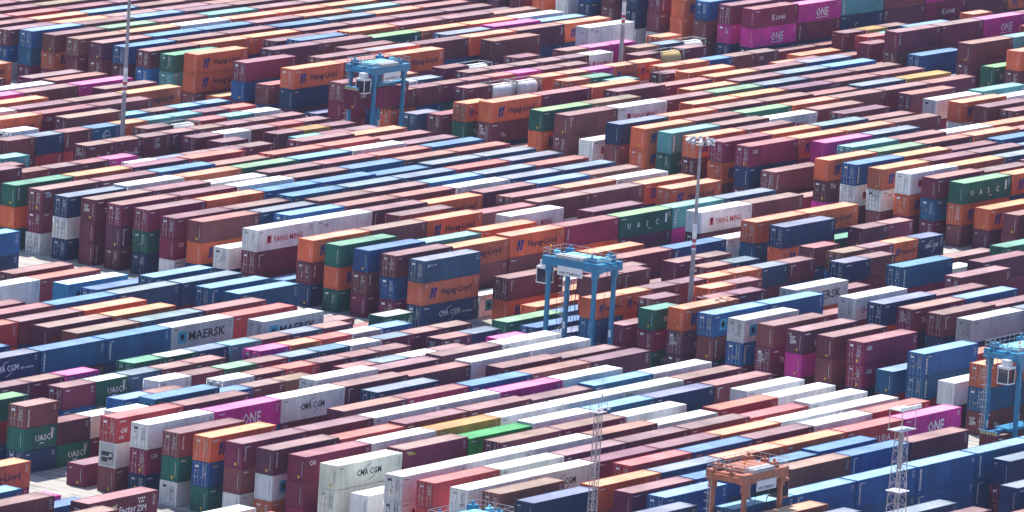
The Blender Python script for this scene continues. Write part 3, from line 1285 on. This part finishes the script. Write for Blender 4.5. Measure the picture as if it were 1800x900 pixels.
o = link("container_stacks", me)
tag(o, "the many smaller and half hidden containers filling the rest of the yard", "containers", None, "stuff")
print("mass faces", len(FNa))

# ------------------------------------------------------------------ straddle carriers
def carrier(name, x, y, rz, label, paint_, deck, lit_sign, cab_end=1, zs=1.0):
    """four-legged carrier, travel along local x, 7.4 long by 4.6 wide, base on the ground"""
    r = empty(name, (x, y, 0), rz)
    tag(r, label, "straddle carrier", "straddle carriers working among the stacks")
    hx, hy = 3.5, 2.1
    TZ = 12.6
    for sx_ in (-1, 1):
        for sy_ in (-1, 1):
            mb = MB()
            cx, cy = sx_ * hx, sy_ * hy
            mb.box((cx - .24, cy - .22, 1.5), (cx + .24, cy + .22, TZ))
            mb.box((cx - .38, cy - .31, TZ - 1.0), (cx + .38, cy + .31, TZ - .02))
            leg = mb.obj("leg", paint_, r)
            lw = MB()
            lw.box((cx - .2, cy - sy_ * .222 - .012, 4.0), (cx + .2, cy - sy_ * .222 + .012, 4.9))
            lw.obj("data_plate", CWHITE, leg)
    for sy_ in (-1, 1):
        mb = MB()
        mb.box((-hx - 1.6, sy_ * hy - .36, 1.0), (hx + 1.6, sy_ * hy + .36, 1.75))
        mb.box((-hx + .6, sy_ * hy - .5, 1.76), (-hx + 2.6, sy_ * hy + .5, 2.5))
        mb.tube((-.6, sy_ * hy, 2.1), (2.2, sy_ * hy, 2.1), .42, 12)
        sill = mb.obj("sill_beam", paint_, r)
        for wx in (-4.4, -2.6, 2.6, 4.4):
            wb = MB()
            wb.tube((wx, sy_ * hy - .22, .75), (wx, sy_ * hy + .22, .75), .75, 18)
            wl_ = wb.obj("wheel", DARK, r)
            hb = MB()
            hb.tube((wx, sy_ * hy - .25, .75), (wx, sy_ * hy + .25, .75), .32, 12)
            hb.obj("rim", paint_, wl_)
    # top: two long beams, two cross beams
    for sy_ in (-1, 1):
        mb = MB()
        mb.box((-hx - .9, sy_ * hy - .42, TZ), (hx + .9, sy_ * hy + .42, TZ + 1.1))
        mb.obj("top_beam", paint_, r)
    for sx_ in (-1, 1):
        mb = MB()
        mb.box((sx_ * hx - .55, -hy + .43, TZ + .03), (sx_ * hx + .55, hy - .43, TZ + .95))
        mb.box((sx_ * (hx + .72) - .16, -hy + .45, TZ + .1), (sx_ * (hx + .72) + .16, hy - .45, TZ + .75))
        mb.obj("cross_beam", paint_, r)
    mb = MB()
    mb.box((-2.6, -1.2, TZ + .98), (2.7, 1.55, TZ + 1.25))
    for k in range(4):
        mb.box((-2.4 + k * 1.28, -1.0, TZ + 1.25), (-1.3 + k * 1.28, 1.4, TZ + 1.42))
    mb.obj("machinery_deck", deck, r)
    mb = MB()
    mb.box((-2.5, -2.45, TZ + .25), (1.7, -1.35, TZ + 1.5))
    mb.box((-2.4, -2.0, TZ + 1.5), (1.6, -1.45, TZ + 1.58))
    hz = mb.obj("machinery_house", CHOUSE, r)
    mb = MB()
    for k in range(6):
        mb.box((-2.3 + k * .65, -2.47, TZ + .45), (-1.85 + k * .65, -2.45, TZ + 1.2))
    mb.obj("louvre", GALV, hz)
    for (ax_, ay_, s_) in ((2.9, 1.9, .55), (2.6, -1.7, .5), (-3.2, 1.8, .5), (3.6, .2, .42), (-3.7, -.3, .4)):
        mb = MB()
        mb.box((ax_ - s_, ay_ - s_ * .7, TZ + 1.1), (ax_ + s_, ay_ + s_ * .7, TZ + 1.1 + s_ * 1.2))
        mb.tube((ax_, ay_, TZ + 1.1 + s_ * 1.2), (ax_, ay_, TZ + 1.1 + s_ * 1.9), s_ * .3, 8)
        mb.obj("hoist_motor", deck if s_ < .5 else paint_, r)
    # sign panel
    mb = MB()
    mb.box((-1.9, -2.62, TZ - .95), (1.9, -2.54, TZ + .2))
    sg = mb.obj("sign_panel", CWHITE, r)
    v, f, w = text("APM TERMINALS")
    mb = MB()
    sc_ = 3.3 / w
    mb.add([(-1.65 + a * sc_, -2.626, TZ - .78 + b_ * .34) for a, b_ in v], f)
    mb.obj("lettering", flat(name + "_sign_ink", (0.02, 0.05, 0.12), .5), sg)
    # cab hung under the top at one end
    cx = cab_end * (hx + 1.3)
    mb = MB()
    mb.box((cx - .8, -1.9, TZ - 2.6), (cx + .8, -.3, TZ - 2.45))
    mb.box((cx - .8, -1.9, TZ - .75), (cx + .8, -.3, TZ - .45))
    for a in (cx - .78, cx + .7):
        for c in (-1.88, -.4):
            mb.box((a, c, TZ - 2.45), (a + .08, c + .08, TZ - .75))
    mb.box((cx - .5, -1.6, TZ - .45), (cx + .5, -.6, TZ + .3))
    cab = mb.obj("cab", CWHITE if cab_end < 0 else paint_, r)
    mb = MB()
    mb.box((cx - .7, -1.8, TZ - 2.45), (cx + .7, -.42, TZ - .76))
    mb.obj("window", GLASS, cab)
    # railings round the deck and the access platform
    mb = MB()
    for z in (TZ + 1.55, TZ + 2.05):
        for a, c in (((-4.3, 2.4), (4.3, 2.4)), ((-4.3, -2.4), (-4.3, 2.4)), ((4.3, -2.4), (4.3, 2.4)), ((-4.3, -2.4), (-2.6, -2.4)), ((1.9, -2.4), (4.3, -2.4))):
            mb.tube((*a, z), (*c, z), .03, 5)
    for a in [(-4.3 + k * 1.075, 2.4) for k in range(9)] + [(-4.3, -2.4 + k * 1.2) for k in range(4)] + [(4.3, -2.4 + k * 1.2) for k in range(4)]:
        mb.tube((*a, TZ + 1.05), (*a, TZ + 2.05), .03, 5)
    mb.obj("railing", GALV, r)
    # ladder down one leg
    mb = MB()
    lx, ly = -hx - .62, hy
    for d in (-.2, .2):
        mb.tube((lx, ly + d, 1.8), (lx, ly + d, TZ + 1), .035, 5)
    for k in range(34):
        mb.tube((lx, ly - .2, 2.0 + k * .33), (lx, ly + .2, 2.0 + k * .33), .022, 4)
    for k in range(0, 34, 3):
        mb.tube((lx - .55, ly - .3, 3 + k * .3), (lx - .55, ly + .3, 3 + k * .3), .022, 4)
        mb.tube((lx, ly - .25, 3 + k * .3), (lx - .55, ly - .3, 3 + k * .3), .022, 4)
        mb.tube((lx, ly + .25, 3 + k * .3), (lx - .55, ly + .3, 3 + k * .3), .022, 4)
    mb.obj("ladder", GALV, r)
    mb = MB()
    mb.tube((-3.6, -1.9, TZ + 1.1), (-3.6, -1.9, TZ + 2.2), .04, 6)
    mb.tube((-3.6, -1.9, TZ + 2.2), (-3.6, -1.9, TZ + 2.5), .12, 10)
    mb.obj("beacon", AMBER, r)
    return r


def spreader(r, z, paint_, TZ=12.6):
    mb = MB()
    mb.box((-3.2, -1.0, z + .12), (3.2, 1.0, z + .5))
    mb.box((-5.9, -.35, z + .1), (5.9, .35, z + .42))
    for sx_ in (-1, 1):
        mb.box((sx_ * 5.95 - .2, -1.2, z + .02), (sx_ * 5.95 + .2, 1.2, z + .46))
    sp = mb.obj("spreader", paint_, r)
    mb = MB()
    for k in range(6):
        mb.box((-6.17, -1.15 + k * .4, z + .05), (-6.152, -.95 + k * .4, z + .4))
    mb.obj("hazard_stripes", YEL, sp)
    for sx_ in (-1, 1):
        for sy_ in (-1, 1):
            mb = MB()
            mb.tube((sx_ * 2.6, sy_ * .8, z + .5), (sx_ * 2.9, sy_ * 1.5, TZ + .1), .035, 5)
            mb.obj("hoist_rope", DARK, r)


def chains(r, TZ=12.6):
    """hydraulic hoses and cables hanging between the legs"""
    R = random.Random(r.name)
    for k in range(5):
        mb = MB()
        x0, y0 = R.uniform(-3, 3), R.choice((-1.6, 1.6))
        x1 = x0 + R.uniform(-1.5, 1.5)
        z1 = R.uniform(3.0, 6.5)
        p = [(x0 + (x1 - x0) * t + .25 * math.sin(6 * t + k), y0 * (1 - t * .5), TZ + (z1 - TZ) * t) for t in np.linspace(0, 1, 9)]
        for a, c in zip(p[:-1], p[1:]):
            mb.tube(a, c, .035, 5)
        mb.obj("hose", DARK, r)


PI = math.pi
c1 = carrier("straddle_carrier", 830.6, 572.2, PI / 2 + PI, "pale blue straddle carrier, empty, in the aisle beside stacked orange containers", CBLUE, CDECK, True, -1)
spreader(c1, 1.9, CBLUE)
chains(c1)
c2 = carrier("straddle_carrier", 938.2, 683.9, 0, "pale blue straddle carrier holding a maroon container high up, left of centre", CBLUE, CDECK, True, -1)
spreader(c2, 10.4, CBLUE)
chains(c2)
c3 = carrier("straddle_carrier", 825.6, 504.4, 0, "pale blue straddle carrier cut by the right edge, holding a maroon container low", CBLUE, CDECK, True, -1)
spreader(c3, 3.75, CBLUE)
chains(c3)
c4 = carrier("straddle_carrier", 736.9, 484.0, 0, "orange straddle carrier over the row of light-topped blue containers", CORANGE, CORANGE, True, 1)
chains(c4)
c5 = carrier("straddle_carrier", 690.2, 487.6, 0, "pale blue straddle carrier of which only the deck shows at the bottom edge", CBLUE, CDECK, True, -1)
chains(c5)


def held(x, y, z, code, label):
    q = Box()
    q.b, q.n, q.s, q.L, q.H, q.code, q.mark, q.tier, q.door, q.smooth = "H", 0, 0, 12.192, 2.89, code, "CAI", 1, False, False
    q.x, q.y, q.z = x - 6.096, y - 1.219, z
    q.body, q.roof, _ = PAL[code]
    LABS[id(q)] = label
    build_thing(q)
    return q


_keep = [held(938.2, 683.9, 7.5, 'm', "crimson container hanging high inside the carrier left of centre"),
         held(825.6, 504.4, .85, 'b', "maroon container hanging just above ground inside the carrier at right edge")]

# ------------------------------------------------------------------ lighting masts
def flood_mast(x, y, h, label, head=True):
    r = empty("floodlight_mast", (x, y, 0))
    tag(r, label, "light mast", "floodlight masts in the yard")
    mb = MB()
    mb.tube((0, 0, 0), (0, 0, h), .40, 16, .15)
    mb.box((-.6, -.6, 0), (.6, .6, .25))
    mb.obj("pole", MASTG, r)
    for k, z in enumerate((13.6, 14.35, 15.1, 15.85)):
        mb = MB()
        rr = .40 - .25 * z / h + .012
        mb.tube((0, 0, z), (0, 0, z + .42), rr, 16)
        mb.obj("band", MRED if k % 2 == 0 else MRED, r)
    mb = MB()
    z = 14.0
    rr = .40 - .25 * z / h + .006
    mb.tube((0, 0, 13.2), (0, 0, 16.7), rr, 16)
    mb.obj("band", MWHITE, r)
    if head:
        mb = MB()
        n = 16
        R_ = 1.45
        for k in range(n):
            a, c = 2 * PI * k / n, 2 * PI * (k + 1) / n
            for zz in (h - .35, h):
                mb.tube((R_ * math.cos(a), R_ * math.sin(a), zz), (R_ * math.cos(c), R_ * math.sin(c), zz), .06, 5)
            if k % 4 == 0:
                mb.tube((0, 0, h - .2), (R_ * math.cos(a), R_ * math.sin(a), h - .2), .06, 5)
        mb.tube((0, 0, h - .6), (0, 0, h + .3), .3, 12)
        mb.obj("head_ring", MASTG, r)
        for k in range(10):
            a = 2 * PI * k / 10
            ux, uy = math.cos(a), math.sin(a)
            mb = MB()
            c0 = Vector((ux * 1.6, uy * 1.6, h + .05))
            t = Vector((ux * .75, uy * .75, -.66))
            mb.tube(c0 - t * .3, c0 + t * .22, .2, 10, .36)
            fl = mb.obj("floodlight", MASTG if k % 2 else GALV, r)
            mb = MB()
            mb.tube(c0 + t * .225, c0 + t * .24, .34, 10)
            mb.obj("lens", LENS, fl)
    return r


flood_mast(849.6, 568.4, 27.3, "grey mast with ringed floodlight head and red bands, rising among orange containers")
flood_mast(887.0, 689.6, 34.5, "grey mast with red bands reaching the top edge, far left of the photo")
flood_mast(1005.4, 688.0, 34.5, "plain grey mast reaching the top edge beside a white container")


def lattice_mast(x, y, h, w0, w1, label, head):
    r = empty("lattice_mast", (x, y, 0))
    tag(r, label, "lattice mast", "lattice masts in the nearest aisle")

    def pt(k, z):
        w = w0 + (w1 - w0) * z / h
        sx_, sy_ = ((-1, -1), (1, -1), (1, 1), (-1, 1))[k % 4]
        return (sx_ * w / 2, sy_ * w / 2, z)
    mb = MB()
    for k in range(4):
        mb.tube(pt(k, 0), pt(k, h), .065, 6, .05)
    mb.obj("corner_posts", MASTL, r)
    mb = MB()
    n = int(h / 1.15)
    for i in range(n):
        z0, z1 = h * i / n, h * (i + 1) / n
        for k in range(4):
            mb.tube(pt(k, z0), pt(k + 1, z1), .028, 4)
            mb.tube(pt(k, z0), pt(k + 1, z0), .028, 4)
    mb.obj("bracing", MASTL, r)
    mb = MB()
    for d in (-.18, .18):
        mb.tube((d, 0, .3), (d, 0, h), .025, 4)
    for i in range(int(h / .35)):
        mb.tube((-.18, 0, .4 + i * .35), (.18, 0, .4 + i * .35), .02, 4)
    mb.obj("ladder", GALV, r)
    if head:
        for zz in (h * .47, h * .74):
            mb = MB()
            w = w0 + (w1 - w0) * zz / h + .5
            mb.box((-w / 2, -w / 2, zz), (w / 2, w / 2, zz + .1))
            mb.obj("rest_platform", MWHITE, r)
        mb = MB()
        mb.box((-w1 * .22, -w1 * .22, h - 4.2), (w1 * .22, w1 * .22, h - .1))
        mb.obj("cable_box", MASTG, r)
        mb = MB()
        for zz in (h, h + 2.2):
            mb.box((-1.5, -.9, zz), (1.5, .9, zz + .08))
        for a in (-1.3, 1.3):
            for c in (-.8, .8):
                mb.tube((a, c, h), (a, c, h + 2.2), .04, 5)
        mb.obj("light_platform", GALV, r)
        for k in range(6):
            mb = MB()
            a = -1.6 + k * .64
            mb.box((a - .22, -1.15, h + 2.3), (a + .22, -.85, h + 2.7))
            f = mb.obj("floodlight", MWHITE, r)
            mb = MB()
            mb.box((a - .19, -1.165, h + 2.34), (a + .19, -1.152, h + 2.66))
            mb.obj("lens", LENS, f)
    else:
        mb = MB()
        mb.box((-.8, -.6, h), (.8, .6, h + .06))
        for a in (-.75, .75):
            mb.tube((a, -.55, h), (a, -.55, h + 1.0), .03, 5)
            mb.tube((a, .55, h), (a, .55, h + 1.0), .03, 5)
        for c in (-.55, .55):
            mb.tube((-.75, c, h + 1.0), (.75, c, h + 1.0), .03, 5)
        mb.obj("top_platform", MASTL, r)
        mb = MB()
        mb.tube((.5, 0, h), (.5, 0, h + 4.2), .035, 5, .015)
        mb.tube((.5, 0, h + 1.4), (.5, 0, h + 1.9), .1, 8)
        mb.obj("antenna", GALV, r)
        for a in (-.8, -.3, .9):
            mb = MB()
            mb.box((a - .16, -.75, h + .25), (a + .16, -.5, h + .6))
            mb.obj("floodlight", MWHITE, r)
    return r


lattice_mast(702.4, 480.6, 24.6, .8, .6, "thin dark lattice mast with antenna rising over white and maroon roofs", False)
lattice_mast(718.0, 452.6, 25.4, 2.6, .9, "tapering lattice mast with light platform in front of the blue container wall", True)

# ------------------------------------------------------------------ sea air over the yard
hb = MB()
hb.box((-4200, -4200, -1.0), (6200, 6200, 192.0))
hm = bpy.data.materials.new("haze_air")
hm.use_nodes = True
hn = hm.node_tree
hn.nodes.remove(hn.nodes["Principled BSDF"])
pv = hn.nodes.new("ShaderNodeVolumePrincipled")
pv.inputs["Color"].default_value = (0.74, 0.74, 1.0, 1)
pv.inputs["Density"].default_value = 0.000032
hn.links.new(pv.outputs[0], hn.nodes["Material Output"].inputs["Volume"])
tag(hb.obj("haze", hm), "thin pale sea haze over the yard", None, None, "stuff")
